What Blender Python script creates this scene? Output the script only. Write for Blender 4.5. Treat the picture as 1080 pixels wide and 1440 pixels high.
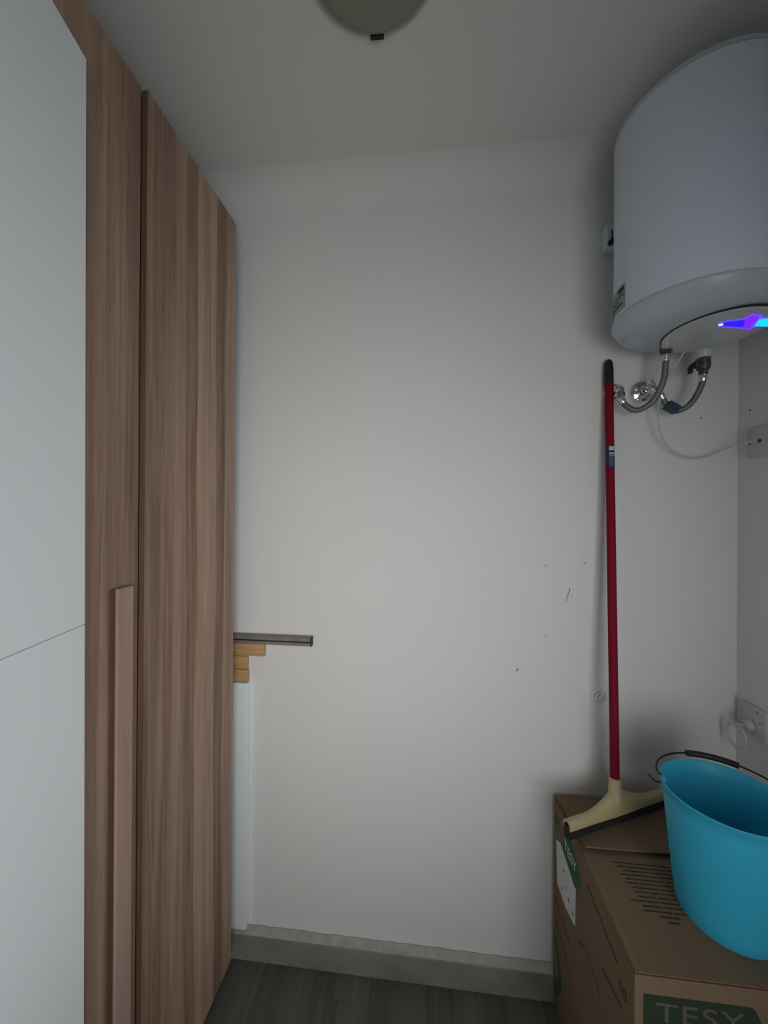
import bpy, bmesh, math, random
from mathutils import Vector, Matrix
random.seed(7)
PI = math.pi
for o in list(bpy.data.objects):
    bpy.data.objects.remove(o, do_unlink=True)
SC = bpy.context.scene
C = SC.collection
R = math.radians

# ------------------------------------------------------------------ camera
CAM_H = 1.465
cam_d = bpy.data.cameras.new('camera')
cam_d.sensor_fit = 'HORIZONTAL'; cam_d.sensor_width = 36.0; cam_d.lens = 18.0
cam_d.clip_start = 0.02
cam = bpy.data.objects.new('camera', cam_d); C.objects.link(cam)
cam.location = (0, 0, CAM_H)
cam.matrix_world = (Matrix.Translation((0, 0, CAM_H)) @ Matrix.Rotation(R(6.13), 4, 'Z')
                    @ Matrix.Rotation(R(90), 4, 'X') @ Matrix.Rotation(R(0.4), 4, 'Z'))
SC.camera = cam

# ------------------------------------------------------------------ world, light, exposure
w = bpy.data.worlds.new('world'); SC.world = w; w.use_nodes = True
w.node_tree.nodes['Background'].inputs[0].default_value = (0.75, 0.86, 1.0, 1)
w.node_tree.nodes['Background'].inputs[1].default_value = 0.15
# daylight falling in through the doorway behind the photographer
ld = bpy.data.lights.new('doorway_daylight', 'AREA')
ld.shape = 'RECTANGLE'; ld.size = 0.95; ld.size_y = 1.1
ld.energy = 5.9; ld.color = (1.0, 0.995, 0.985); ld.spread = R(102)
lo = bpy.data.objects.new('doorway_daylight', ld); C.objects.link(lo)
lo.location = (0.33, -0.58, 1.18); lo.rotation_euler = (R(90), 0, R(25))
SC.view_settings.view_transform = 'Standard'
SC.view_settings.look = 'None'
SC.view_settings.exposure = 0.0
SC.view_settings.gamma = 1.0
SC.view_settings.use_curve_mapping = False

# ------------------------------------------------------------------ materials
def srgb(r, g, b):
    f = lambda c: (c/12.92 if c <= .04045 else ((c+.055)/1.055)**2.4)
    return (f(r/255), f(g/255), f(b/255), 1)

def mat(name, col, rough=.6, metal=0, var=0, vscale=8, bump=0, bscale=60, emit=None, estr=0, spec=.5, stretch=(1, 1, 1), trans=0):
    m = bpy.data.materials.new(name); m.use_nodes = True
    nt = m.node_tree; b = nt.nodes['Principled BSDF']
    b.inputs['Roughness'].default_value = rough
    b.inputs['Metallic'].default_value = metal
    b.inputs['Specular IOR Level'].default_value = spec
    if trans: b.inputs['Transmission Weight'].default_value = trans
    tc = nt.nodes.new('ShaderNodeTexCoord'); mp = nt.nodes.new('ShaderNodeMapping')
    nt.links.new(tc.outputs['Object'], mp.inputs[0]); mp.inputs['Scale'].default_value = stretch
    n = nt.nodes.new('ShaderNodeTexNoise'); n.inputs['Scale'].default_value = vscale; n.inputs['Detail'].default_value = 5
    nt.links.new(mp.outputs[0], n.inputs[0])
    rp = nt.nodes.new('ShaderNodeValToRGB')
    rp.color_ramp.elements[0].position = .3; rp.color_ramp.elements[1].position = .7
    rp.color_ramp.elements[0].color = tuple(max(0, c*(1-var)) for c in col[:3]) + (1,)
    rp.color_ramp.elements[1].color = tuple(min(1, c*(1+var)) for c in col[:3]) + (1,)
    nt.links.new(n.outputs[0], rp.inputs[0]); nt.links.new(rp.outputs[0], b.inputs['Base Color'])
    if bump:
        n2 = nt.nodes.new('ShaderNodeTexNoise'); n2.inputs['Scale'].default_value = bscale; n2.inputs['Detail'].default_value = 3
        nt.links.new(mp.outputs[0], n2.inputs[0])
        bp = nt.nodes.new('ShaderNodeBump'); bp.inputs['Strength'].default_value = bump; bp.inputs['Distance'].default_value = .002
        nt.links.new(n2.outputs[0], bp.inputs['Height']); nt.links.new(bp.outputs[0], b.inputs['Normal'])
    if emit:
        b.inputs['Emission Color'].default_value = emit; b.inputs['Emission Strength'].default_value = estr
    return m

def wood_mat(name, dark, mid, light, axis='Y', strip=.045, fine=1.0, rough=.55, sw=.34):
    """wood decor: long narrow staves along the grain with streaks"""
    m = bpy.data.materials.new(name); m.use_nodes = True
    nt = m.node_tree; N = nt.nodes.new; Lk = nt.links.new
    b = nt.nodes['Principled BSDF']; b.inputs['Roughness'].default_value = rough
    b.inputs['Specular IOR Level'].default_value = .3
    tc = N('ShaderNodeTexCoord')
    sx = N('ShaderNodeSeparateXYZ'); Lk(tc.outputs['Object'], sx.inputs[0])
    # slow waviness of the stave edges
    wn = N('ShaderNodeTexNoise'); wn.inputs['Scale'].default_value = 1.3
    Lk(tc.outputs['Object'], wn.inputs[0])
    wm = N('ShaderNodeMath'); wm.operation = 'MULTIPLY_ADD'; wm.inputs[1].default_value = .05
    Lk(wn.outputs[0], wm.inputs[0]); Lk(sx.outputs[axis], wm.inputs[2])
    dv = N('ShaderNodeMath'); dv.operation = 'DIVIDE'; dv.inputs[1].default_value = strip; Lk(wm.outputs[0], dv.inputs[0])
    fl = N('ShaderNodeMath'); fl.operation = 'FLOOR'; Lk(dv.outputs[0], fl.inputs[0])
    wh = N('ShaderNodeTexWhiteNoise'); wh.noise_dimensions = '1D'; Lk(fl.outputs[0], wh.inputs['W'])
    mp = N('ShaderNodeMapping'); Lk(tc.outputs['Object'], mp.inputs[0])
    sc = {'Y': (20, 34, 1.1), 'X': (34, 1.1, 20)}[axis]
    mp.inputs['Scale'].default_value = tuple(s*fine for s in sc)
    n1 = N('ShaderNodeTexNoise'); n1.inputs['Scale'].default_value = 1.6; n1.inputs['Detail'].default_value = 6
    n1.inputs['Distortion'].default_value = .6
    Lk(mp.outputs[0], n1.inputs[0])
    n2 = N('ShaderNodeTexNoise'); n2.inputs['Scale'].default_value = 9; n2.inputs['Detail'].default_value = 4
    Lk(mp.outputs[0], n2.inputs[0])
    a1 = N('ShaderNodeMath'); a1.operation = 'MULTIPLY_ADD'; a1.inputs[1].default_value = sw; Lk(wh.outputs['Value'], a1.inputs[0])
    a2 = N('ShaderNodeMath'); a2.operation = 'MULTIPLY_ADD'; a2.inputs[1].default_value = .55; Lk(n1.outputs[0], a2.inputs[0])
    a3 = N('ShaderNodeMath'); a3.operation = 'MULTIPLY'; a3.inputs[1].default_value = .22; Lk(n2.outputs[0], a3.inputs[0])
    Lk(a3.outputs[0], a2.inputs[2]); Lk(a2.outputs[0], a1.inputs[2])
    rp = N('ShaderNodeValToRGB'); cr = rp.color_ramp
    cr.elements[0].position = .28 - (.34-sw)*.2; cr.elements[0].color = dark
    cr.elements[1].position = .82; cr.elements[1].color = light
    e = cr.elements.new(.54); e.color = mid
    Lk(a1.outputs[0], rp.inputs[0]); Lk(rp.outputs[0], b.inputs['Base Color'])
    bp = N('ShaderNodeBump'); bp.inputs['Strength'].default_value = .12; bp.inputs['Distance'].default_value = .001
    Lk(n2.outputs[0], bp.inputs['Height']); Lk(bp.outputs[0], b.inputs['Normal'])
    return m

def braid_mat(name, col):
    m = bpy.data.materials.new(name); m.use_nodes = True
    nt = m.node_tree; N = nt.nodes.new; Lk = nt.links.new
    b = nt.nodes['Principled BSDF']; b.inputs['Metallic'].default_value = .85; b.inputs['Roughness'].default_value = .42
    tc = N('ShaderNodeTexCoord')
    hs = []
    for s in (1, -1):
        mp = N('ShaderNodeMapping'); mp.inputs['Rotation'].default_value = (0, R(45*s), 0); Lk(tc.outputs['Object'], mp.inputs[0])
        wv = N('ShaderNodeTexWave'); wv.inputs['Scale'].default_value = 120; Lk(mp.outputs[0], wv.inputs[0]); hs.append(wv)
    mx = N('ShaderNodeMath'); mx.operation = 'MAXIMUM'; Lk(hs[0].outputs['Fac'], mx.inputs[0]); Lk(hs[1].outputs['Fac'], mx.inputs[1])
    rp = N('ShaderNodeValToRGB'); rp.color_ramp.elements[0].color = tuple(c*.45 for c in col[:3])+(1,); rp.color_ramp.elements[1].color = col
    Lk(mx.outputs[0], rp.inputs[0]); Lk(rp.outputs[0], b.inputs['Base Color'])
    bp = N('ShaderNodeBump'); bp.inputs['Strength'].default_value = .5; bp.inputs['Distance'].default_value = .001
    Lk(mx.outputs[0], bp.inputs['Height']); Lk(bp.outputs[0], b.inputs['Normal'])
    return m

M = {}
M['wall'] = mat('wall_paint', (.76, .765, .75, 1), .9, var=.012, vscale=3, bump=.05, bscale=120, spec=.2)
M['cove'] = mat('cove_paint', (.745, .75, .73, 1), .95, var=.012, vscale=3, spec=.2)
M['ceil'] = mat('ceiling_paint', (.715, .72, .69, 1), .95, var=.012, vscale=3, bump=.05, bscale=120, spec=.2)
M['oak'] = wood_mat('oak_decor', (.155, .095, .066, 1), (.36, .238, .172, 1), (.56, .395, .29, 1), sw=.26)
M['oak_edge'] = mat('oak_edge_band', (.13, .075, .045, 1), .6, var=.2, vscale=6, stretch=(10, 10, .5))
M['handle'] = wood_mat('handle_wood', (.26, .17, .135, 1), (.37, .25, .205, 1), (.44, .31, .26, 1), strip=.03)
M['brown_strip'] = mat('dark_brown_strip', (.10, .06, .045, 1), .7, var=.15)
M['seam'] = mat('grey_seam', (.45, .46, .47, 1), .6, var=.05)
M['carcass'] = mat('wardrobe_carcass', (.12, .09, .07, 1), .7, var=.1, vscale=10)
M['white_lac'] = mat('white_lacquer', (.87, .92, .95, 1), .38, var=.01, vscale=2, spec=.4)
M['floor'] = wood_mat('grey_wood_floor', (.065, .065, .056, 1), (.135, .135, .118, 1), (.25, .25, .225, 1), axis='X', strip=.043, fine=.55, sw=.14, rough=.5)
M['grout'] = mat('floor_joint', (.05, .05, .045, 1), .9, var=.1)
M['base'] = mat('grey_skirting_tile', (.245, .25, .225, 1), .55, var=.16, vscale=7, stretch=(1, 1, 2))
M['mortar'] = mat('mortar_bead', (.42, .42, .39, 1), .9, var=.12, vscale=40, bump=.4, bscale=200)
M['enamel'] = mat('white_enamel', (.64, .72, .81, 1), .35, var=.008, vscale=3, spec=.45)
M['plastic_w'] = mat('white_plastic', (.46, .50, .55, 1), .32, var=.01, vscale=4)
M['plastic_c'] = mat('cover_plastic', (.54, .57, .58, 1), .3, var=.01, vscale=4)
M['plate'] = mat('cover_plate_plastic', (.56, .56, .54, 1), .45, var=.01, vscale=4)
M['cord'] = mat('grey_white_cord', (.58, .58, .55, 1), .5, var=.02)
M['outlet'] = mat('socket_plastic', (.80, .81, .80, 1), .4, var=.01, vscale=4)
M['chrome'] = mat('chrome', (.78, .78, .78, 1), .1, 1.0, var=.03)
M['nut'] = mat('nickel_nut', (.16, .145, .12, 1), .35, .9, var=.1, vscale=30)
M['brass'] = mat('dull_brass', (.15, .105, .07, 1), .4, .8, var=.2, vscale=40)
M['black'] = mat('black_plastic', (.012, .012, .012, 1), .5, var=.1)
M['dark'] = mat('dark_gap', (.02, .02, .02, 1), .8, var=.1)
M['hose'] = braid_mat('steel_braid', (.27, .26, .22, 1))
M['tag'] = mat('dark_blue_clip', (.02, .045, .075, 1), .5, var=.15)
M['red'] = mat('red_pole', (.21, .007, .024, 1), .6, spec=.12, var=.06, vscale=12)
M['cream'] = mat('cream_plastic', (.52, .43, .235, 1), .45, var=.06, vscale=14)
M['rubber'] = mat('black_rubber', (.018, .016, .015, 1), .7, var=.15)
M['blue'] = mat('sky_blue_plastic', (.055, .56, .80, 1), .4, var=.03, vscale=9, spec=.4)
nt = M['blue'].node_tree
_b = nt.nodes['Principled BSDF']; _o = nt.nodes['Material Output']
_t = nt.nodes.new('ShaderNodeBsdfTranslucent'); _t.inputs[0].default_value = (.08, .62, .85, 1)
_m = nt.nodes.new('ShaderNodeMixShader'); _m.inputs[0].default_value = .20
nt.links.new(_b.outputs[0], _m.inputs[1]); nt.links.new(_t.outputs[0], _m.inputs[2]); nt.links.new(_m.outputs[0], _o.inputs[0])
M['card'] = mat('cardboard', (.215, .15, .098, 1), .9, var=.07, vscale=5, bump=.15, bscale=90, spec=.1)
M['card_in'] = mat('cardboard_edge', (.33, .20, .13, 1), .95, var=.1, vscale=60)
M['ink'] = mat('dark_print', (.035, .03, .024, 1), .9, var=.15, vscale=50)
M['ink_b'] = mat('brown_print', (.09, .03, .02, 1), .9, var=.15, vscale=50)
M['green'] = mat('green_print', (.02, .10, .03, 1), .8, var=.1)
M['green_d'] = mat('dark_green_print', (.022, .042, .018, 1), .85, var=.12)
M['card_txt'] = mat('pale_print', (.12, .105, .08, 1), .9, var=.08)
M['paper'] = mat('paper_label', (.66, .68, .68, 1), .7, var=.03)
M['pine'] = mat('pine', (.50, .30, .13, 1), .6, var=.14, vscale=6, stretch=(1.5, 8, 20))
M['alu'] = mat('bronze_aluminium', (.27, .235, .215, 1), .45, .25, var=.08, vscale=30)
M['lampglass'] = mat('frosted_lamp_glass', (.26, .27, .21, 1), .55, var=.02)
M['lampring'] = mat('lamp_base', (.40, .41, .36, 1), .6, var=.02)
M['led_blue'] = mat('led_blue', (.01, .0, .3, 1), .4, emit=(.02, .0, 1, 1), estr=.95)
M['led_violet'] = mat('led_violet', (.1, .0, .3, 1), .4, emit=(.22, .01, 1, 1), estr=.9)
M['led_halo'] = mat('led_lens', (.12, .1, .5, 1), .4, emit=(.14, .08, 1, 1), estr=.75)
M['led_cyan'] = mat('led_cyan', (.0, .3, .5, 1), .4, emit=(.0, .72, 1, 1), estr=1.0)
M['led_white'] = mat('led_white', (.5, .5, .7, 1), .4, emit=(.75, .9, 1, 1), estr=1.0)
M['label_blue'] = mat('label_navy', (.012, .02, .09, 1), .4, var=.1)
M['label_slate'] = mat('label_slate', (.06, .09, .14, 1), .4, var=.1)
M['label_pale'] = mat('label_pale', (.55, .56, .45, 1), .5, var=.05)
M['stick_g'] = mat('sticker_pale_green', (.30, .36, .30, 1), .6, var=.2, vscale=60)
M['scuff'] = mat('scuff', (.07, .07, .07, 1), .9, var=.2)
M['scuff_l'] = mat('scuff_faint', (.36, .36, .36, 1), .9, var=.1)
M['grey'] = mat('mid_grey', (.22, .23, .23, 1), .7, var=.05)  # plain grey of the small cap slot and the socket screws

# ------------------------------------------------------------------ helpers
def org(p):
    v = Vector((0, 0, 0))
    while p is not None:
        v += p.location; p = p.parent
    return v

def obj(name, bm, m, parent=None, smooth=None, kind=None, label=None, recalc=True):
    """geometry in bm is given in world metres; stored relative to the parent"""
    if recalc: bmesh.ops.recalc_face_normals(bm, faces=bm.faces)
    me = bpy.data.meshes.new(name)
    if parent is not None:
        bmesh.ops.translate(bm, verts=bm.verts, vec=-org(parent))
    bm.to_mesh(me); bm.free()
    if smooth is not None:
        for p in me.polygons: p.use_smooth = True
        me.set_sharp_from_angle(angle=R(smooth))
    me.materials.append(M[m] if isinstance(m, str) else m)
    o = bpy.data.objects.new(name, me); C.objects.link(o)
    if parent is not None: o.parent = parent
    if kind: o['kind'] = kind
    if label: o['label'] = label
    return o

def thing(name, label, cat, loc, group=None):
    o = bpy.data.objects.new(name, None); C.objects.link(o)
    o.location = loc; o.empty_display_size = .05
    o['label'] = label; o['category'] = cat
    if group: o['group'] = group
    return o

def tag(o, label, cat, group=None):
    o['label'] = label; o['category'] = cat
    if group: o['group'] = group
    return o

def box(bm, x0, x1, y0, y1, z0, z1, bev=0, mtx=None):
    vs = [bm.verts.new((x, y, z)) for x in (x0, x1) for y in (y0, y1) for z in (z0, z1)]
    fs = [(0, 1, 3, 2), (4, 6, 7, 5), (0, 4, 5, 1), (2, 3, 7, 6), (0, 2, 6, 4), (1, 5, 7, 3)]
    faces = [bm.faces.new([vs[i] for i in f]) for f in fs]
    geo = vs
    if bev:
        es = list({e for f in faces for e in f.edges})
        r = bmesh.ops.bevel(bm, geom=es, offset=bev, segments=2, profile=.5, affect='EDGES')
        geo = list({v for f in r['faces'] for v in f.verts} | {v for v in vs if v.is_valid})
    if mtx is not None:
        bmesh.ops.transform(bm, matrix=mtx, verts=geo)
    return bm

def B(*a, **k):
    return box(bmesh.new(), *a, **k)

def lathe(bm, prof, cx, cy, seg=64, cap0=False, cap1=False, mtx=None):
    """prof: list of (r, z)"""
    rings = []
    for r, z in prof:
        if r < 1e-6:
            rings.append([bm.verts.new((cx, cy, z))])
        else:
            rings.append([bm.verts.new((cx+r*math.cos(2*PI*i/seg), cy+r*math.sin(2*PI*i/seg), z)) for i in range(seg)])
    for a, b in zip(rings, rings[1:]):
        for i in range(seg):
            j = (i+1) % seg
            if len(a) == 1 and len(b) == 1: continue
            if len(a) == 1: bm.faces.new([a[0], b[j], b[i]])
            elif len(b) == 1: bm.faces.new([a[i], a[j], b[0]])
            else: bm.faces.new([a[i], a[j], b[j], b[i]])
    if cap0 and len(rings[0]) > 1: bm.faces.new(rings[0])
    if cap1 and len(rings[-1]) > 1: bm.faces.new(rings[-1])
    if mtx is not None:
        bmesh.ops.transform(bm, matrix=mtx, verts=[v for rg in rings for v in rg])
    return bm

def along(p, d):
    """matrix that takes local Z to direction d, at p"""
    return Matrix.Translation(Vector(p)) @ Vector(d).to_track_quat('Z', 'Y').to_matrix().to_4x4()

def catmull(pts, n=8):
    P = [Vector(p) for p in pts]
    P = [P[0]*2-P[1]] + P + [P[-1]*2-P[-2]]
    out = []
    for i in range(1, len(P)-2):
        p0, p1, p2, p3 = P[i-1:i+3]
        for k in range(n):
            t = k/n
            out.append(.5*((2*p1)+(p2-p0)*t+(2*p0-5*p1+4*p2-p3)*t*t+(3*p1-p0-3*p2+p3)*t**3))
    out.append(P[-2])
    return out

def tube(bm, pts, r, seg=10, caps=True):
    rings = []; prev = None
    n = len(pts)
    for i, p in enumerate(pts):
        d = (pts[min(i+1, n-1)] - pts[max(i-1, 0)]).normalized()
        if prev is None:
            ref = Vector((0, 0, 1)) if abs(d.z) < .9 else Vector((1, 0, 0))
            u = d.cross(ref).normalized()
        else:
            u = (prev - d*prev.dot(d)).normalized()
        prev = u; v = d.cross(u)
        rr = r[i] if isinstance(r, (list, tuple)) else r
        rings.append([bm.verts.new(p + rr*(u*math.cos(2*PI*k/seg)+v*math.sin(2*PI*k/seg))) for k in range(seg)])
    for a, b in zip(rings, rings[1:]):
        for k in range(seg):
            bm.faces.new([a[k], a[(k+1) % seg], b[(k+1) % seg], b[k]])
    if caps:
        bm.faces.new(rings[0][::-1]); bm.faces.new(rings[-1])
    return bm

def prism(bm, poly, to3, t0, t1):
    """extrude a 2-D outline; to3(u, v, t) -> xyz"""
    a = [bm.verts.new(to3(u, v, t0)) for u, v in poly]
    b = [bm.verts.new(to3(u, v, t1)) for u, v in poly]
    bm.faces.new(a); bm.faces.new(b[::-1])
    n = len(poly)
    for i in range(n):
        bm.faces.new([a[i], a[(i+1) % n], b[(i+1) % n], b[i]])
    return bm

def struct(name, bm, m, parent=None):
    o = obj(name, bm, m, parent)
    if parent is None: o['kind'] = 'structure'
    return o

# ------------------------------------------------------------------ the room
XL, XR, YB, YF, ZC = -1.17, .905, 1.222, -.70, 2.525
T = .10
fl = struct('floor', B(XL-T, XR+T, YF-T, YB+T, -.12, -.006), 'grout')
struct('ceiling', B(XL-T, XR+T, YF-T, YB+T, ZC, ZC+.1), 'ceil')
wb = struct('wall_back', B(XL-T, XR+T, YB, YB+T, -.006, ZC), 'wall')
wr = struct('wall_right', B(XR, XR+T, YF-T, YB, -.006, ZC), 'wall')
struct('wall_left', B(XL-T, XL, YF-T, YB, -.006, ZC), 'wall')
# front wall with the doorway behind the photographer
bm = bmesh.new()
box(bm, XL, -.15, YF-T, YF, -.006, ZC)
box(bm, -.15, .85, YF-T, YF, 2.08, ZC)
box(bm, .85, XR, YF-T, YF, -.006, ZC)
struct('wall_front', bm, 'wall')

# floor planks (grey wood-look), laid along the depth of the room
pw, pl = .172, .92
i = 0
x = XL
while x < XR-.001:
    x1 = min(x+pw-.0007, XR)
    y = YF - (i*.37) % pl
    while y < YB:
        a, b = max(y, YF), min(y+pl-.0007, YB)
        if b-a > .02:
            bmp = B(0, x1-x, 0, b-a, -.006, 0)
            me = bpy.data.meshes.new('plank')
            for v in bmp.verts: v.co += Vector((0, 0, 0))
            bmesh.ops.recalc_face_normals(bmp, faces=bmp.faces); bmp.to_mesh(me); bmp.free()
            me.materials.append(M['floor'])
            o = bpy.data.objects.new('plank', me); C.objects.link(o); o.parent = fl
            o.location = (x, a, 0)
        y += pl
    x += pw; i += 1

# skirting of grey tile with a mortar bead on top
bb = struct('baseboard_back', B(XL, XR-.025, 1.197, YB, 0, .082, bev=.002), 'base')
bm = bmesh.new()
nb = 60; a = []
for k in range(nb+1):
    xx = XL + (XR-.025-XL)*k/nb
    j1, j2 = random.uniform(-.0012, .0012), random.uniform(-.002, .002)
    a.append([bm.verts.new(p) for p in ((xx, 1.199, .0815), (xx, 1.2005+j1, .086+j1), (xx, YB-.002, .0945+j2), (xx, YB-.0005, .0815))])
for p, q in zip(a, a[1:]):
    for k in range(4): bm.faces.new([p[k], p[(k+1) % 4], q[(k+1) % 4], q[k]])
bm.faces.new(a[0]); bm.faces.new(a[-1][::-1])
obj('mortar_bead', bm, 'mortar', bb, label='pale rough mortar bead along the top of the skirting')
struct('baseboard_right', B(XR-.025, XR, -.4, YB, 0, .082, bev=.002), 'base')
# white batten standing on the skirting behind the wardrobe
struct('trim_1', B(-.66, -.5735, 1.199, YB, .0955, .9015, bev=.002), 'white_lac')

# rounded plaster cove where the back wall meets the ceiling
cr_ = .09
poly = [(YB, ZC)] + [(YB-cr_+cr_*math.sin(R(90*k/10)), ZC-cr_+cr_*math.cos(R(90*k/10))) for k in range(11)]
bm = bmesh.new(); prism(bm, poly, lambda u, v, t: (t, u, v), XL, XR)
cv_ = obj('trim_2', bm, 'cove', smooth=30); cv_['kind'] = 'structure'

# small scuffs and specks on the walls
def scuff(x0, z0, x1, z1, wd, m='scuff'):
    d = Vector((x1-x0, z1-z0)); L = d.length; d /= L; n = Vector((-d.y, d.x))
    poly = []
    for k, ww in ((0, .25), (.25, .9), (.6, 1), (1, .2)):
        p = Vector((x0, z0))+d*L*k + n*wd/2*ww; poly.append((p.x, p.y))
    for k, ww in ((1, .2), (.6, 1), (.25, .7), (0, .25)):
        p = Vector((x0, z0))+d*L*k - n*wd/2*ww; poly.append((p.x, p.y))
    obj('scuff_mark', prism(bmesh.new(), poly, lambda u, v, t: (u, t, v), YB-.0006, YB), m, wb)
scuff(.3655, 1.301, .3695, 1.308, .0022)
scuff(.4795, 1.312, .4835, 1.316, .0030)
scuff(.474, 1.322, .4765, 1.324, .0020)
scuff(.428, 1.194, .439, 1.238, .0036, 'scuff_l')
scuff(.4365, 1.226, .439, 1.238, .0026)
scuff(.441, 1.214, .4445, 1.216, .0028, 'scuff_l')
scuff(.3675, 1.083, .3685, 1.091, .0020)
scuff(.2825, .976, .288, .987, .0030)
scuff(.803, 1.746, .807, 1.750, .0034)
scuff(.8165, 1.799, .8195, 1.803, .0034, 'scuff_l')
o = obj('scuff_mark', lathe(bmesh.new(), [(0, 0), (.003, .0004), (.0025, .0008), (0, .0009)], 0, 0, 8,
        mtx=along((XR, 1.181, 1.758), (-1, 0, 0))), 'scuff', wr)

# ------------------------------------------------------------------ wardrobe
WZ = 2.352
wd = thing('wardrobe', 'tall brown oak-look wardrobe with two doors reaching nearly to the ceiling', 'wardrobe', (-.88, .87, 0))
obj('carcass', B(-1.15, -.628, .492, 1.130, .07, 2.335), 'carcass', wd)
obj('plinth', B(-1.13, -.66, .50, 1.115, 0, .07), 'carcass', wd)
d1 = obj('door', B(-.618, -.598, .492, .7455, .072, WZ, bev=.0008), 'oak', wd)
obj('handle_side_strip', B(-.598, -.5930, .6725, .6815, .14, 1.3125), 'brown_strip', d1, label='dark brown strip beside the handle strip')  # slim dark brown strip, slightly proud of the door face
obj('handle', B(-.598, -.5875, .6815, .7215, .14, 1.3125, bev=.0012), 'handle', d1, label='long vertical wooden handle strip')
d2 = obj('door', B(-.610, -.588, .7522, 1.132, .075, WZ, bev=.0008), 'oak', wd)
obj('edge_band', B(-.6005, -.5885, .7508, .7522, .076, WZ-.001), 'oak_edge', d2)
obj('gap_shade', B(-.6095, -.6005, .7506, .7522, .076, WZ-.012), 'black', d2, label='black strip painting the shade in the gap between the doors')  # black strip stands in for the shade of the open door gap
obj('edge_band', B(-.6095, -.5885, 1.1320, 1.1332, .076, WZ-.001), 'oak_edge', d2)

# ------------------------------------------------------------------ white cabinet
ang = R(11.3)
far = Vector((-.561, .580))
dv = Vector((math.sin(ang), -math.cos(ang)))       # from the far edge towards the camera
nv = Vector((math.cos(ang), math.sin(ang)))        # out of the front
cb = thing('tall_cabinet', 'tall glossy white cabinet with upper and lower door at the left edge', 'cabinet', (-.70, .28, 0))
def cab(s0, s1, n0, n1, z0, z1, bev=0):
    bm = B(s0, s1, n0, n1, z0, z1, bev=bev)
    for v in bm.verts:
        p = far + dv*v.co.x + nv*v.co.y
        v.co = Vector((p.x, p.y, v.co.z))
    return bm
obj('body', cab(.102, .60, -.42, -.0182, .06, 2.205), 'white_lac', cb)
obj('plinth', cab(.11, .60, -.40, -.05, 0, .06), 'white_lac', cb)
obj('door', cab(0, .602, -.018, 0, 1.2757, 2.212, bev=.0008), 'white_lac', cb, label='white upper door')
obj('door', cab(0, .602, -.018, 0, .065, 1.2745, bev=.0008), 'white_lac', cb, label='white lower door')

obj('seam_strip', cab(.0005, .60, -.015, -.0008, 1.2746, 1.2756), 'seam', cb, label='thin grey seam between the doors')
cb.rotation_euler = (0, -.0049, 0); cb.location.x += .008

# ------------------------------------------------------------------ timber offcuts and metal rail behind the wardrobe
def offcut(name, x1, z0, z1, y0, label):
    return tag(obj(name, B(-.76, x1, y0, YB-.001, z0, z1, bev=.005), 'pine', smooth=40), label, 'wood block')
offcut('wood_offcut', -.5755, .9018, .9440, 1.2050, 'lowest of the short pine blocks, resting on the white batten')
offcut('wood_offcut', -.5775, .9442, .9880, 1.2056, 'middle pine block of the stack beside the wardrobe')
offcut('wood_offcut', -.5190, .9882, 1.0300, 1.2050, 'top and longest pine block, right under the grey metal rail')
zb, yr = 1.0303, 1.1985
rl = thing('metal_rail', 'grey-brown grooved metal rail lying on the pine blocks behind the wardrobe', 'rail', (-.55, 1.21, zb))
prof = [(.006, 0), (.002, .001), (0, .003), (0, .0095), (.002, .0115), (.006, .0118), (.006, .0150), (.002, .0153),
        (0, .0175), (0, .0260), (.002, .0285), (.006, .0295), (.022, .0295), (.022, 0)]
obj('profile', prism(bmesh.new(), prof, lambda u, v, t: (t, yr+u, zb+v), -.76, -.3635), 'alu', rl)
prof2 = [(-.0006, .0005), (-.0006, .0115), (.005, .012), (.005, .0150), (-.0006, .0155), (-.0006, .0292), (.0224, .0298), (.0224, 0)]
obj('end_cap', prism(bmesh.new(), prof2, lambda u, v, t: (t, yr+u, zb+v), -.3635, -.3605), 'black', rl)
obj('groove_fill', B(-.76, -.364, yr+.003, yr+.0062, zb+.0118, zb+.0149), 'black', rl)  # black fill along the middle groove of the rail

# ------------------------------------------------------------------ ceiling lamp
lx, ly = -.108, .706
lm = thing('ceiling_lamp', 'round frosted glass ceiling lamp, switched off, at the top of the picture', 'lamp', (lx, ly, ZC))
obj('base_ring', lathe(bmesh.new(), [(0, ZC), (.134, ZC), (.136, ZC-.004), (.135, ZC-.010), (.128, ZC-.012), (0, ZC-.012)], lx, ly), 'lampring', lm, smooth=40)
dome = []
for k in range(15):
    t = k/14*PI/2
    dome.append((.128*math.cos(t) if k < 14 else 0, ZC-.010-.030*math.sin(t)))
obj('diffuser', lathe(bmesh.new(), [(0, ZC-.006)]+[(.128, ZC-.006)]+dome, lx, ly), 'lampglass', lm, smooth=50)
for t in (92, 212, 332):
    c, s = math.cos(R(t)), math.sin(R(t))
    bm = B(-.015, .015, -.004, .004, -.015, -.003, bev=.001)
    bmesh.ops.transform(bm, matrix=Matrix.Translation((lx+c*.134, ly+s*.134, ZC)) @ Matrix.Rotation(R(t+90), 4, 'Z'), verts=bm.verts)
    obj('clip', bm, 'dark', lm)

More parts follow.
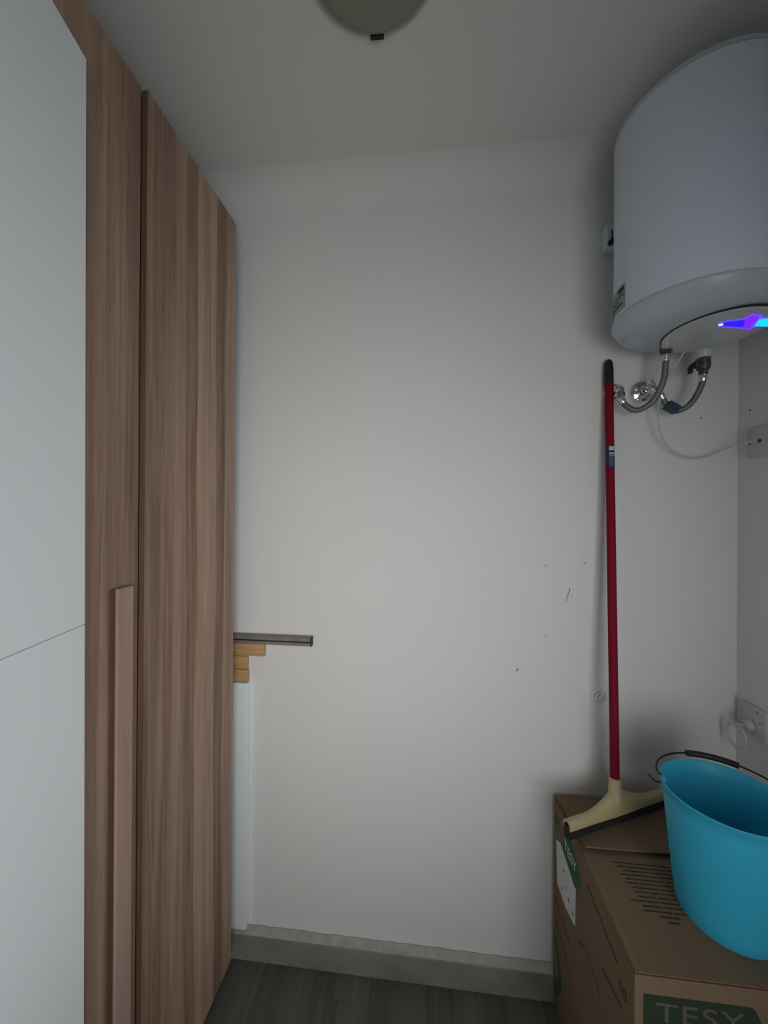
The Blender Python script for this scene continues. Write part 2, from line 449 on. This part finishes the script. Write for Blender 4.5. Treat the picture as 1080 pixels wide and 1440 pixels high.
# ------------------------------------------------------------------ water heater
hx, hy, hr = .656, 1.022, .172
ZR, ZT, ZBt = 1.963, 2.425, 1.913
wh = thing('water_heater', 'white cylindrical electric water heater hung high in the right corner', 'water heater', (hx, hy, ZBt))
obj('tank', lathe(bmesh.new(), [(hr-.004, ZR-.002), (hr, ZR), (hr, ZT), (hr-.004, ZT+.002)], hx, hy, 96, True, True), 'enamel', wh, smooth=40)
obj('top_cap', lathe(bmesh.new(), [(hr-.002, ZT+.001), (hr+.0015, ZT+.003), (hr+.0015, ZT+.010), (hr-.004, ZT+.016), (hr-.04, ZT+.030), (hr-.1, ZT+.038), (0, ZT+.040)], hx, hy, 96, True), 'plastic_w', wh, smooth=40)
cap = [(hr-.003, ZR-.0008), (hr+.0030, ZR-.0012), (hr+.0044, ZR-.0028), (hr+.0046, ZR-.0065), (hr+.0030, ZR-.0105),
       (hr-.002, ZR-.0185), (hr-.0085, ZR-.0270), (hr-.018, ZR-.0350), (hr-.030, ZR-.0410), (hr-.042, ZR-.0445)]
cap += [(hr-.06, ZBt+.004), (hr-.10, ZBt+.002), (0, ZBt+.002)]
bc = obj('bottom_cap', lathe(bmesh.new(), cap, hx, hy, 96, True), 'plastic_w', wh, smooth=28)
# control cover: flat round-ended panel on the underside with a visible seam
def cover_poly(grow=0):
    cxx, cyy, rr = .706, 1.022, .108+grow
    pts = []
    for k in range(48):
        t = 2*PI*k/48
        px, py = cxx+rr*math.cos(t), cyy+rr*math.sin(t)*1.08
        d = math.hypot(px-hx, py-hy); mx = hr-.030
        if d > mx: px, py = hx+(px-hx)*mx/d, hy+(py-hy)*mx/d
        pts.append((px, py))
    return pts
cv = obj('control_cover', prism(bmesh.new(), cover_poly(), lambda u, v, t: (u, v, t), ZBt-.004, ZBt+.004), 'plastic_c', wh)
obj('cover_seam', prism(bmesh.new(), cover_poly(.0022), lambda u, v, t: (u, v, t), ZBt-.0006, ZBt+.004), 'dark', cv)
# light guide of the display
ZD = ZBt-.0042
def flat(poly, z0, z1): return prism(bmesh.new(), poly, lambda u, v, t: (u, v, t), z0, z1)
dp = obj('display', flat([(.676, .972), (.679, .959), (.712, .950), (.716, .930), (.741, .936), (.752, .950), (.81, .944), (.81, .999), (.772, .992), (.772, 1.012), (.742, 1.000), (.700, .989), (.682, .984)], ZD-.0012, ZD), 'led_halo', wh, label='glowing violet-edged display on the underside')
obj('display_light', flat([(.680, .971), (.683, .963), (.716, .956), (.745, .963), (.744, .992), (.702, .984)], ZD-.0020, ZD-.0012), 'led_blue', dp, label='deep blue lit bar')
obj('display_light', flat([(.718, .953), (.721, .936), (.737, .941), (.747, .958), (.752, .978), (.766, 1.002), (.744, .994), (.733, .975)], ZD-.0026, ZD-.0012), 'led_violet', dp, label='violet lit knot')
obj('display_light', flat([(.750, .956), (.808, .951), (.808, .992), (.764, .986)], ZD-.0030, ZD-.0012), 'led_cyan', dp, label='cyan lit bar')
obj('display_light', flat([(.681+.0045*math.cos(2*PI*k/12), .972+.0045*math.sin(2*PI*k/12)) for k in range(12)], ZD-.0030, ZD-.0020), 'led_white', dp, label='white lit dot')
# little slot and screw dimples on the cap
def on_cap(px, py, z, w_, h_, rot, name, m):
    bm = B(-w_/2, w_/2, -h_/2, h_/2, -.001, .001)
    d = Vector((px-hx, py-hy, 0)).normalized()
    n = (d*.62+Vector((0, 0, -.78))).normalized()
    bmesh.ops.transform(bm, matrix=along((px, py, z), n) @ Matrix.Rotation(R(rot), 4, 'Z'), verts=bm.verts)
    return obj(name, bm, m, bc)
on_cap(.5275, .9945, 1.9235, .012, .006, 10, 'latch_slot', 'black')
on_cap(.5245, 1.0075, 1.9235, .014, .004, 40, 'latch_slot', 'grey')
# energy sticker on the side of the tank
def tank_patch(t0, t1, z0, z1, off, n=8):
    bm = bmesh.new(); r = hr+off
    a = [[bm.verts.new((hx+rr*math.cos(R(t0+(t1-t0)*k/n)), hy+rr*math.sin(R(t0+(t1-t0)*k/n)), z)) for k in range(n+1)]
         for rr, z in ((r, z0), (r, z1), (hr-.0004, z1), (hr-.0004, z0))]
    for q in range(4):
        for k in range(n): bm.faces.new([a[q][k], a[q][k+1], a[(q+1) % 4][k+1], a[(q+1) % 4][k]])
    bm.faces.new([a[q][0] for q in range(4)]); bm.faces.new([a[q][n] for q in range(4)][::-1])
    return bm
st = obj('sticker', tank_patch(150, 187, 1.974, 2.036, .0005), 'stick_g', wh, label='pale green rating sticker with dark print')
for t0, t1, z0, z1 in ((158, 183, 1.988, 1.993), (156, 176, 2.0, 2.004), (160, 184, 2.011, 2.014), (176, 185, 2.020, 2.030)):
    obj('print', tank_patch(t0, t1, z0, z1, .0009), 'ink', st)
# wall bracket with black bolt
br = obj('bracket', B(.522, .575, 1.186, YB, 2.243, 2.312, bev=.003), 'enamel', wh)
obj('bracket', B(.735, .785, 1.186, YB, 2.262, 2.318, bev=.003), 'enamel', wh)
obj('bolt', lathe(bmesh.new(), [(.0085, 0), (.0085, .006), (.006, .008), (.006, .016), (0, .016)], 0, 0, 6, True, mtx=along((.5320, 1.186, 2.256), (0, -1, 0))), 'black', br)
obj('slot', B(.5345, .5380, 1.1835, 1.188, 2.262, 2.292), 'black', br)
# water outlets under the cap
ix, iy = .648, 1.120
nt_ = obj('inlet_nut', lathe(bmesh.new(), [(.0165, 1.9175), (.0165, 1.905), (.012, 1.903), (.012, 1.899), (0, 1.899)], ix, iy, 6, True), 'nut', wh)
ox, oy = .752, 1.135
obj('outlet_collar', lathe(bmesh.new(), [(.021, 1.918), (.021, 1.893), (.019, 1.890), (0, 1.890)], ox, oy, 24, True), 'plastic_c', wh, smooth=40)
sv = obj('safety_valve', lathe(bmesh.new(), [(.009, 1.891), (.016, 1.887), (.017, 1.872), (.015, 1.860), (.011, 1.857), (.011, 1.847), (0, 1.847)], ox, oy, 16, True), 'brass', wh, smooth=30, label='dull brass safety valve')
obj('valve_branch', lathe(bmesh.new(), [(.010, 0), (.010, .022), (.007, .024), (0, .024)], 0, 0, 14, True, mtx=along((ox-.006, oy-.004, 1.871), (-.97, -.2, -.05))), 'brass', sv, smooth=30)
lev = catmull([(ox-.018, oy-.008, 1.874), (ox-.030, oy-.010, 1.871), (ox-.040, oy-.012, 1.861), (ox-.041, oy-.013, 1.846)], 5)
obj('lever', tube(bmesh.new(), lev, .0062, 8), 'black', sv, smooth=50, label='black drooping lever')
# thin white supply cable
cab_pts = [(.700, 1.120, 1.9140), (.688, 1.128, 1.8880), (.668, 1.146, 1.845), (.656, 1.158, 1.800), (.654, 1.164, 1.752), (.668, 1.176, 1.695),
           (.706, 1.190, 1.650), (.765, 1.204, 1.628), (.815, 1.205, 1.634), (.850, 1.19, 1.652), (.872, 1.167, 1.663), (.890, 1.150, 1.665), (.8975, 1.139, 1.6645)]
obj('power_cable', tube(bmesh.new(), catmull(cab_pts, 6), .0023, 8), 'cord', wh, smooth=60, label='thin white cable hanging from the heater to the wall box')

# ------------------------------------------------------------------ hoses and wall fittings
def fitting(name, x, z, fr, label):
    t = thing(name, label, 'pipe fitting', (x, YB, z))
    d = (0, -1, 0)
    k = fr/.031
    obj('flange', lathe(bmesh.new(), [(.031*k, 0), (.031*k, .004), (.028*k, .011), (.020*k, .016), (.0135, .017), (0, .017)], 0, 0, 32, True, mtx=along((x, YB, z), d)), 'chrome', t, smooth=30)
    obj('body', lathe(bmesh.new(), [(.0125, .016), (.0125, .024), (.0150, .026), (.0150, .040), (.012, .044), (0, .044)], 0, 0, 20, True, mtx=along((x, YB, z), d)), 'chrome', t, smooth=30)
    return t
f1 = fitting('wall_valve', .557, 1.826, .027, 'chrome wall fitting half hidden behind the red pole')
obj('elbow', tube(bmesh.new(), catmull([(.557, 1.182, 1.825), (.554, 1.170, 1.820), (.551, 1.165, 1.808)], 4), .0115, 12), 'chrome', f1, smooth=50)
obj('nut', lathe(bmesh.new(), [(.0132, 0), (.0132, .011), (.011, .013), (0, .013)], 0, 0, 6, True, mtx=along((.551, 1.165, 1.810), (.12, 0, -1))), 'chrome', f1)
f2 = fitting('wall_valve', .634, 1.826, .032, 'chrome wall fitting with a full round flange right of the red pole')
obj('elbow', tube(bmesh.new(), catmull([(.635, 1.184, 1.826), (.642, 1.172, 1.822), (.653, 1.167, 1.813)], 4), .0110, 12), 'chrome', f2, smooth=50)
obj('nut', lathe(bmesh.new(), [(.0132, 0), (.0132, .011), (.011, .013), (0, .013)], 0, 0, 6, True, mtx=along((.650, 1.168, 1.815), (.75, 0, -.65))), 'chrome', f2)
obj('valve_knob', lathe(bmesh.new(), [(.009, 0), (.012, .004), (.012, .014), (.009, .017), (0, .017)], 0, 0, 8, True, mtx=along((.636, 1.178, 1.832), (.55, -.6, .55))), 'chrome', f2, smooth=30)

def hose(name, pts, r, label, e0, e1):
    t = thing(name, label, 'hose', pts[0])
    P = catmull(pts, 10)
    obj('braid', tube(bmesh.new(), P, r, 12), 'hose', t, smooth=60)
    n = len(P)
    for seg in (P[:6], P[-6:][::-1]):
        d = (seg[-1]-seg[0]).normalized()
        obj('ferrule', lathe(bmesh.new(), [(r+.0012, 0), (r+.0018, .004), (r+.0012, .016), (r+.0006, .018)], 0, 0, 14, True, True, mtx=along(seg[0], d)), 'chrome', t, smooth=30)
    return t
hose('braided_hose', [(ix, iy, 1.8985), (ix-.001, iy, 1.870), (ix-.003, iy+.003, 1.836), (ix-.011, iy+.010, 1.803), (.622, 1.142, 1.773), (.592, 1.153, 1.757), (.567, 1.161, 1.772), (.5530, 1.165, 1.7965)],
     .0078, 'steel braided hose looping from the heater\'s left nut to the pole', None, None)
h2 = hose('braided_hose', [(ox, oy, 1.8465), (ox-.001, oy+.002, 1.826), (ox-.010, oy+.008, 1.795), (ox-.028, oy+.015, 1.766), (.700, 1.160, 1.754), (.684, 1.166, 1.764), (.673, 1.168, 1.782), (.6600, 1.168, 1.8065)],
     .0078, 'steel braided hose from the brass valve, with a dark blue clip', None, None)
bm = B(-.016, .016, -.012, .012, -.011, .011, bev=.001)
bmesh.ops.transform(bm, matrix=Matrix.Translation((.686, 1.158, 1.764)) @ Matrix.Rotation(R(32), 4, 'Y'), verts=bm.verts)
obj('clip', bm, 'tag', h2, label='dark blue square clip')

# ------------------------------------------------------------------ sockets on the right wall
j = thing('junction_box', 'pale square cover plate on the right wall where the heater cable ends', 'junction box', (XR, 1.138, 1.664))
pb = obj('plate', B(XR-.010, XR, 1.096, 1.180, 1.622, 1.706, bev=.003), 'plate', j, smooth=40)
obj('cable_hole', lathe(bmesh.new(), [(.0050, 0), (.0050, .0016), (0, .0016)], 0, 0, 12, True, mtx=along((XR-.010, 1.137, 1.6645), (-1, 0, 0))), 'black', j)
obj('screw', lathe(bmesh.new(), [(.0026, 0), (.0026, .0012), (0, .0015)], 0, 0, 10, True, mtx=along((XR-.010, 1.168, 1.660), (-1, 0, 0))), 'scuff', j)
s = thing('wall_socket', 'white power socket low on the right wall above the blue bucket', 'socket', (XR, 1.154, .90))
obj('plate', B(XR-.011, XR, 1.112, 1.196, .858, .941, bev=.003), 'plate', s, smooth=40)
obj('socket_face', lathe(bmesh.new(), [(.026, 0), (.0255, .0012), (.022, .0016), (0, .0016)], 0, 0, 28, True, mtx=along((XR-.011, 1.154, .894), (-1, 0, 0))), 'plate', s, smooth=40)
for yy, zz in ((1.136, .932), (1.128, .905)):
    obj('screw', lathe(bmesh.new(), [(.0024, 0), (.0024, .0012), (0, .0015)], 0, 0, 10, True, mtx=along((XR-.011, yy, zz), (-1, 0, 0))), 'grey', s)
p = thing('power_plug', 'white plug in the lower socket with its cord coiled in a loop', 'plug', (XR-.0145, 1.154, .90))
obj('plug_body', lathe(bmesh.new(), [(.0155, 0), (.016, .003), (.0145, .010), (.009, .015), (0, .0155)], 0, 0, 24, True, mtx=along((XR-.0130, 1.156, .888), (-1, 0, -.2))), 'plate', p, smooth=40)
loop = [(.879, 1.156, .885)]
for k in range(0, 13):
    t = R(70+30*k)
    loop.append((.862-.0012*k*.4, 1.160+.031*math.cos(t), .853+.031*math.sin(t)))
obj('cord', tube(bmesh.new(), catmull(loop, 5), .0030, 8), 'cord', p, smooth=60)

# round cap on the back wall
c = thing('round_wall_plate', 'small round white ringed plate on the back wall left of the red pole', 'wall plate', (.524, YB, .914))
obj('disc', lathe(bmesh.new(), [(.0240, 0), (.0240, .004), (.0205, .0090), (.0185, .0085), (.0172, .0030), (.0152, .0030), (.0140, .0105), (.0105, .0110), (.0092, .0040), (.0076, .0040), (.0066, .0120), (0, .0125)], 0, 0, 36, True, mtx=along((.524, YB, .914), (0, -1, 0))), 'outlet', c, smooth=30)
obj('screw', lathe(bmesh.new(), [(.0022, 0), (.0022, .0012), (0, .0014)], 0, 0, 8, True, mtx=along((.5075, YB-.0070, .921), (0, -1, 0))), 'scuff', c)

# ------------------------------------------------------------------ cardboard box
BX0, BX1, BY0, BY1, BZ = .390, .815, .754, 1.195, .616
cbx = thing('cardboard_box', 'brown printed cardboard box on the floor in the right corner', 'box', ((BX0+BX1)/2, (BY0+BY1)/2, 0))
bm = bmesh.new()
th = .004
box(bm, BX0, BX0+th, BY0, BY1, 0, BZ)
box(bm, BX1-th, BX1, BY0, BY1, 0, BZ)
box(bm, BX0+th, BX1-th, BY0, BY0+th, 0, BZ)
box(bm, BX0+th, BX1-th, BY1-th, BY1, 0, BZ)
box(bm, BX0+th, BX1-th, BY0+th, BY1-th, 0, th)
obj('carton', bm, 'card', cbx)
# inner flaps left and right, then front flap, then the back flap lying over it
def flap(poly, z0, z1, sag=0): 
    return prism(bmesh.new(), poly, lambda u, v, t: (u, v, t), z0, z1)
obj('flap', flap([(BX0, BY0+.004), (BX0+.16, BY0+.02), (BX0+.16, BY1-.02), (BX0, BY1-.004)], BZ-.0005, BZ+.0015), 'card', cbx)
obj('flap', flap([(BX1, BY0+.004), (BX1-.16, BY0+.02), (BX1-.16, BY1-.02), (BX1, BY1-.004)], BZ-.0005, BZ+.0015), 'card', cbx)
ff = obj('flap', flap([(BX0+.001, BY0), (BX1-.001, BY0), (BX1-.006, 1.045), (BX0+.006, 1.045)], BZ+.0016, BZ+.0048), 'card', cbx, label='front top flap with a printed table')
bm = bmesh.new()
pts = [(BX0+.002, BY1), (BX1-.002, BY1), (BX1-.014, 1.016), (BX0+.014, 1.008)]
prism(bm, pts, lambda u, v, t: (u, v, t+(BY1-v)*.05), BZ+.0046, BZ+.0080)
obj('flap', bm, 'card', cbx, label='raised back top flap')
obj('crease', B(BX0+.010, BX0+.0115, BY0, 1.0, BZ+.0048, BZ+.0052), 'card_in', ff)
obj('crease', B(BX0, BX1, BY0-.0006, BY0+.003, BZ+.0005, BZ+.0030), 'ink_b', cbx)
ZP = BZ+.0048
# printed lines on the front flap
rows = 14
bm = bmesh.new()
for k in range(rows):
    yy = .985 - (.985-.852)*k/(rows-1)
    x0 = .462 + random.uniform(-.006, .012) - (.010 if k in (9,) else 0) + (.035 if k > 11 else 0)
    x1 = .600 - .0042*k - (.016 if k > 11 else 0)
    xx = x0
    while xx < x1-.006:
        wl = random.uniform(.02, .06)
        xe = min(xx+wl, x1)
        box(bm, xx, xe, yy-.0016, yy+.0016, ZP-.0002, ZP+.0003)
        xx = xe+random.uniform(.002, .004)
box(bm, .572, .5736, .855, .992, ZP-.0002, ZP+.00032)
obj('printed_lines', bm, 'ink', ff, label='illegible dark printed lines')

def textmesh(name, body, size, mtx, m, parent, bold=0, sx=1.0, ext=.00025, label=None):
    cu = bpy.data.curves.new(name, 'FONT'); cu.body = body; cu.size = size; cu.extrude = ext; cu.offset = bold
    cu.align_x = 'LEFT'; cu.resolution_u = 4; cu.space_character = 1.08
    to = bpy.data.objects.new(name+'_tmp', cu); C.objects.link(to)
    bpy.context.view_layer.update()
    me = bpy.data.meshes.new_from_object(to.evaluated_get(bpy.context.evaluated_depsgraph_get()))
    bpy.data.objects.remove(to, do_unlink=True)
    bm = bmesh.new(); bm.from_mesh(me); bpy.data.meshes.remove(me)
    bmesh.ops.transform(bm, matrix=mtx @ Matrix.Diagonal((sx, 1, 1, 1)), verts=bm.verts)
    return obj(name, bm, m, parent, recalc=False, label=label)

# front face print: dark green panel with the maker's word
def front(poly, t0, t1): return prism(bmesh.new(), poly, lambda u, v, t: (u, t, v), t0, t1)
gp = obj('printed_panel', front([(.405, .583), (.585, .583), (.592, .580), (.612, .54), (.612, .50), (.405, .50)], BY0-.0003, BY0+.001), 'green_d', cbx, label='dark green printed panel')
textmesh('lettering', 'TESY', .050, Matrix.Translation((.425, BY0-.0004, .5355)) @ Matrix.Rotation(R(90), 4, 'X'), 'card_txt', gp, bold=.0, sx=1.32)
# left face print
def left(poly, t0=None, t1=None, off=.0004): return prism(bmesh.new(), poly, lambda u, v, t: (t, u, v), BX0-off, BX0+.001)
lb = obj('paper_label', left([(1.177, .507), (1.144, .523), (1.031, .501), (1.033, .404), (1.10, .385), (1.168, .387)]), 'paper', cbx, label='white paper label')
for y0, z0, y1, z1 in ((1.120, .470, 1.108, .476), (1.10, .44, 1.094, .445), (1.082, .425, 1.070, .432), (1.052, .418, 1.044, .428), (1.13, .41, 1.12, .415)):
    obj('label_print', left([(y0, z0), (y1, z0), (y1, z1), (y0, z1)], off=.0007), 'tag', lb)
gl = obj('printed_panel', left([(1.135, .530), (1.075, .594), (1.04, .588), (1.004, .560), (1.000, .545), (1.012, .520), (1.039, .500)], off=.0006), 'green', cbx, label='green printed panel beside the white label')
obj('printed_mark', left([(1.190, .585), (1.150, .575), (1.172, .548), (1.190, .546)]), 'green', cbx)
cpts = [(1.192, .232), (1.167, .222), (1.143, .188), (1.126, .150), (1.128, .120), (1.150, .080), (1.171, .055), (1.180, .080), (1.165, .110), (1.152, .140), (1.155, .165), (1.170, .195), (1.192, .205)]
obj('printed_mark', left(cpts), 'green', cbx, label='curved green printed mark')
def dashes(y0, z0, y1, z1, n, wd=.005, m='ink'):
    bm = bmesh.new()
    for k in range(n):
        a, b = k/n, (k+.82)/n
        ya, za, yb, zb_ = y0+(y1-y0)*a, z0+(z1-z0)*a, y0+(y1-y0)*b, z0+(z1-z0)*b
        prism(bm, [(ya, za-wd/2), (yb, zb_-wd/2), (yb, zb_+wd/2), (ya, za+wd/2)], lambda u, v, t: (t, u, v), BX0-.0004, BX0+.001)
    obj('printed_lines', bm, m, cbx)
dashes(.961, .580, .815, .562, 11, .006)
dashes(.882, .476, .80, .494, 6, .006)
dashes(1.014, .39, .967, .42, 1, .005)
dashes(.967, .42, .888, .401, 3, .003)
dashes(1.176, .335, 1.150, .318, 2, .008)
dashes(1.140, .322, 1.072, .316, 4, .006)
dashes(1.175, .272, 1.079, .250, 3, .006)
textmesh('lettering', 'TESY', .038, Matrix.Translation((BX0-.0007, 1.112, .538)) @ Matrix.Rotation(R(-90), 4, 'Z') @ Matrix.Rotation(R(90), 4, 'X') @ Matrix.Rotation(R(3), 4, 'Z'), 'paper', gl, sx=.98)
textmesh('lettering', '50', .030, Matrix.Translation((BX0-.0004, .812, .524)) @ Matrix.Rotation(R(-90), 4, 'Z') @ Matrix.Rotation(R(90), 4, 'X'), 'ink_b', cbx, bold=.0004)

# ------------------------------------------------------------------ floor squeegee leaning in the corner
sqb = Vector((.527, 1.106, BZ+.008))
sq = thing('floor_squeegee', 'red-handled floor squeegee with cream head standing on the cardboard box', 'squeegee', sqb)
bd = Vector((.903, .430, 0)).normalized()
bn = Vector((bd.y, -bd.x, 0))
ptop = Vector((.5395, 1.2085, 1.924)); pbot = Vector((.518, 1.106, .735))
HL = .178
ZQ = .6375
up = (ptop-pbot).normalized()
tb = sqb.copy()
# cream head: hollow bar that sweeps up into the socket
bm = bmesh.new()
def head_h(s):
    a_ = abs(s)/HL
    return .0225 + .046*max(0, 1-a_/.62)**1.7
rings = []
n = 40
for k in range(n+1):
    s_ = -HL+2*HL*k/n
    h = head_h(s_)
    off = Vector((pbot.x, pbot.y, 0))-Vector((sqb.x, sqb.y, 0))
    wgt = max(0, 1-abs(s_)/HL/.62)
    base = Vector((sqb.x, sqb.y, 0)) + bd*s_ + off*wgt*.6
    w_ = .012 + .004*wgt
    ring = []
    # closed C section: outside over the top, then back inside
    for (dx, dz) in ((w_, 0), (w_+.001, h*.35), (w_*.92, h*.72), (w_*.55, h*.95), (0, h), (-w_*.55, h*.95), (-w_*.92, h*.72), (-w_, h*.35), (-w_, 0),
                     (-w_+.003, 0), (-w_+.003, h*.35), (-w_*.5, h*.72), (0, h-.004), (w_*.5, h*.72), (w_-.003, h*.35), (w_-.003, 0)):
        ring.append(bm.verts.new(base + bn*dx + Vector((0, 0, ZQ+.0185+dz))))
    rings.append(ring)
for a, b in zip(rings, rings[1:]):
    m_ = len(a)
    for q in range(m_): bm.faces.new([a[q], a[(q+1) % m_], b[(q+1) % m_], b[q]])
def cface(r):
    for q in range(0, 7): bm.faces.new([r[q], r[q+1], r[14-q], r[15-q]])
    bm.faces.new([r[7], r[8], r[9]][:3]) if False else None
cface(rings[0]); cface(rings[-1])
hd = obj('head', bm, 'cream', sq, smooth=50)
bm = tube(bmesh.new(), [pbot-up*.045, pbot-up*.02, pbot+up*.004, pbot+up*.012], [.0195, .0165, .0152, .0150], 20)
obj('socket', bm, 'cream', hd, smooth=50)
# rubber blade
bm = B(-HL-.002, HL+.002, -.0085, .0085, 0, .034, bev=.001)
mt = Matrix.Translation((sqb.x, sqb.y, ZQ-.0055)) @ Matrix.Rotation(math.atan2(bd.y, bd.x), 4, 'Z')
bmesh.ops.transform(bm, matrix=mt, verts=bm.verts)
obj('rubber_blade', bm, 'rubber', sq, label='black rubber blade')
obj('pole', tube(bmesh.new(), [pbot-up*.01, ptop-up*.07], .0118, 20), 'red', sq, smooth=50)
gp_ = [ptop-up*.078, ptop-up*.060, ptop-up*.03, ptop-up*.012, ptop-up*.004, ptop]
obj('grip_cap', tube(bmesh.new(), gp_, [.0124, .0130, .0128, .0115, .0085, .003], 20), 'black', sq, smooth=50, label='black end cap')
# label wrapped round the pole
q0 = pbot + up*((1.662-pbot.z)/up.z); q1 = pbot + up*((1.597-pbot.z)/up.z)
lbp = obj('label_sleeve', tube(bmesh.new(), [q0, q1], .0123, 24, False), 'label_blue', sq, smooth=50, label='navy and white label sleeve')
def sleeve_patch(z0, z1, a0, a1, m, r=.0126):
    bm = bmesh.new(); n = 6; a = []
    for zz in (z0, z1):
        cpt = pbot + up*((zz-pbot.z)/up.z)
        a.append([bm.verts.new((cpt.x+r*math.cos(R(a0+(a1-a0)*k/n)), cpt.y+r*math.sin(R(a0+(a1-a0)*k/n)), zz)) for k in range(n+1)])
    for k in range(n): bm.faces.new([a[0][k], a[0][k+1], a[1][k+1], a[1][k]])
    obj('label_print', bm, m, lbp, smooth=50)
sleeve_patch(1.648, 1.660, 236, 320, 'label_pale')
sleeve_patch(1.6375, 1.6415, 236, 320, 'label_pale')
sleeve_patch(1.633, 1.6345, 236, 320, 'label_pale')
sleeve_patch(1.602, 1.632, 236, 300, 'label_slate')
sleeve_patch(1.598, 1.616, 180, 222, 'red')

# ------------------------------------------------------------------ bucket
kx, ky, r0, r1, k0, k1 = .636, .884, .086, .112, BZ+.0052, .875
bk = thing('bucket', 'sky blue plastic bucket with a wire handle standing on the cardboard box', 'bucket', (kx, ky, k0))
pr = [(0, k0+.004), (r0-.012, k0+.004), (r0-.010, k0), (r0-.002, k0), (r0, k0+.004)]
for k in range(1, 9):
    t = k/9; pr.append((r0+(r1-r0)*t, k0+(k1-k0)*t))
pr += [(r1, k1-.005), (r1+.0025, k1-.003), (r1+.003, k1), (r1+.001, k1+.002), (r1-.0015, k1)]
for k in range(8, 0, -1):
    t = k/9; pr.append((r0-.0025+(r1-r0)*t, k0+(k1-k0)*t))
pr += [(r0-.003, k0+.008), (0, k0+.007)]
obj('tub', lathe(bmesh.new(), pr, kx, ky, 80), 'blue', bk, smooth=45)
pivL, pivR = R(158), R(-22)
for t in (pivL, pivR):
    bm = B(-.012, .012, -.004, .005, -.020, .004, bev=.002)
    bmesh.ops.transform(bm, matrix=Matrix.Translation((kx+math.cos(t)*(r1-.003), ky+math.sin(t)*(r1-.003), k1-.002)) @ Matrix.Rotation(t+PI/2, 4, 'Z'), verts=bm.verts)
    obj('ear', bm, 'blue', bk)
def rim(t, r, z): return (kx+r*math.cos(t), ky+r*math.sin(t), z)
pts = [rim(pivL+.02, r1+.024, k1-.001), rim(pivL+.02, r1+.014, k1-.012), rim(pivL, r1+.004, k1-.014), rim(pivL, r1-.007, k1-.012), rim(pivL-.05, r1-.004, k1-.002), rim(pivL-.03, r1+.006, k1+.006), rim(pivL-.12, r1+.0085, k1+.011)]
for k in range(1, 16):
    t = pivL-.12 - (PI-.24)*k/16
    pts.append(rim(t, r1+.009, k1+.0105))
pts += [rim(pivR+.10, r1+.0085, k1+.010), rim(pivR+.03, r1+.006, k1+.004), rim(pivR+.02, r1+.001, k1-.010), rim(pivR, r1-.007, k1-.012)]
hw = obj('handle', tube(bmesh.new(), catmull(pts, 5), .0021, 8), 'black', bk, smooth=60, label='dark bent wire handle')
gpts = [Vector(rim(R(91)-R(47)*k/12, r1+.009, k1+.0105)) for k in range(13)]
obj('grip', tube(bmesh.new(), gpts, .0068, 12), 'black', hw, smooth=50, label='black plastic grip')
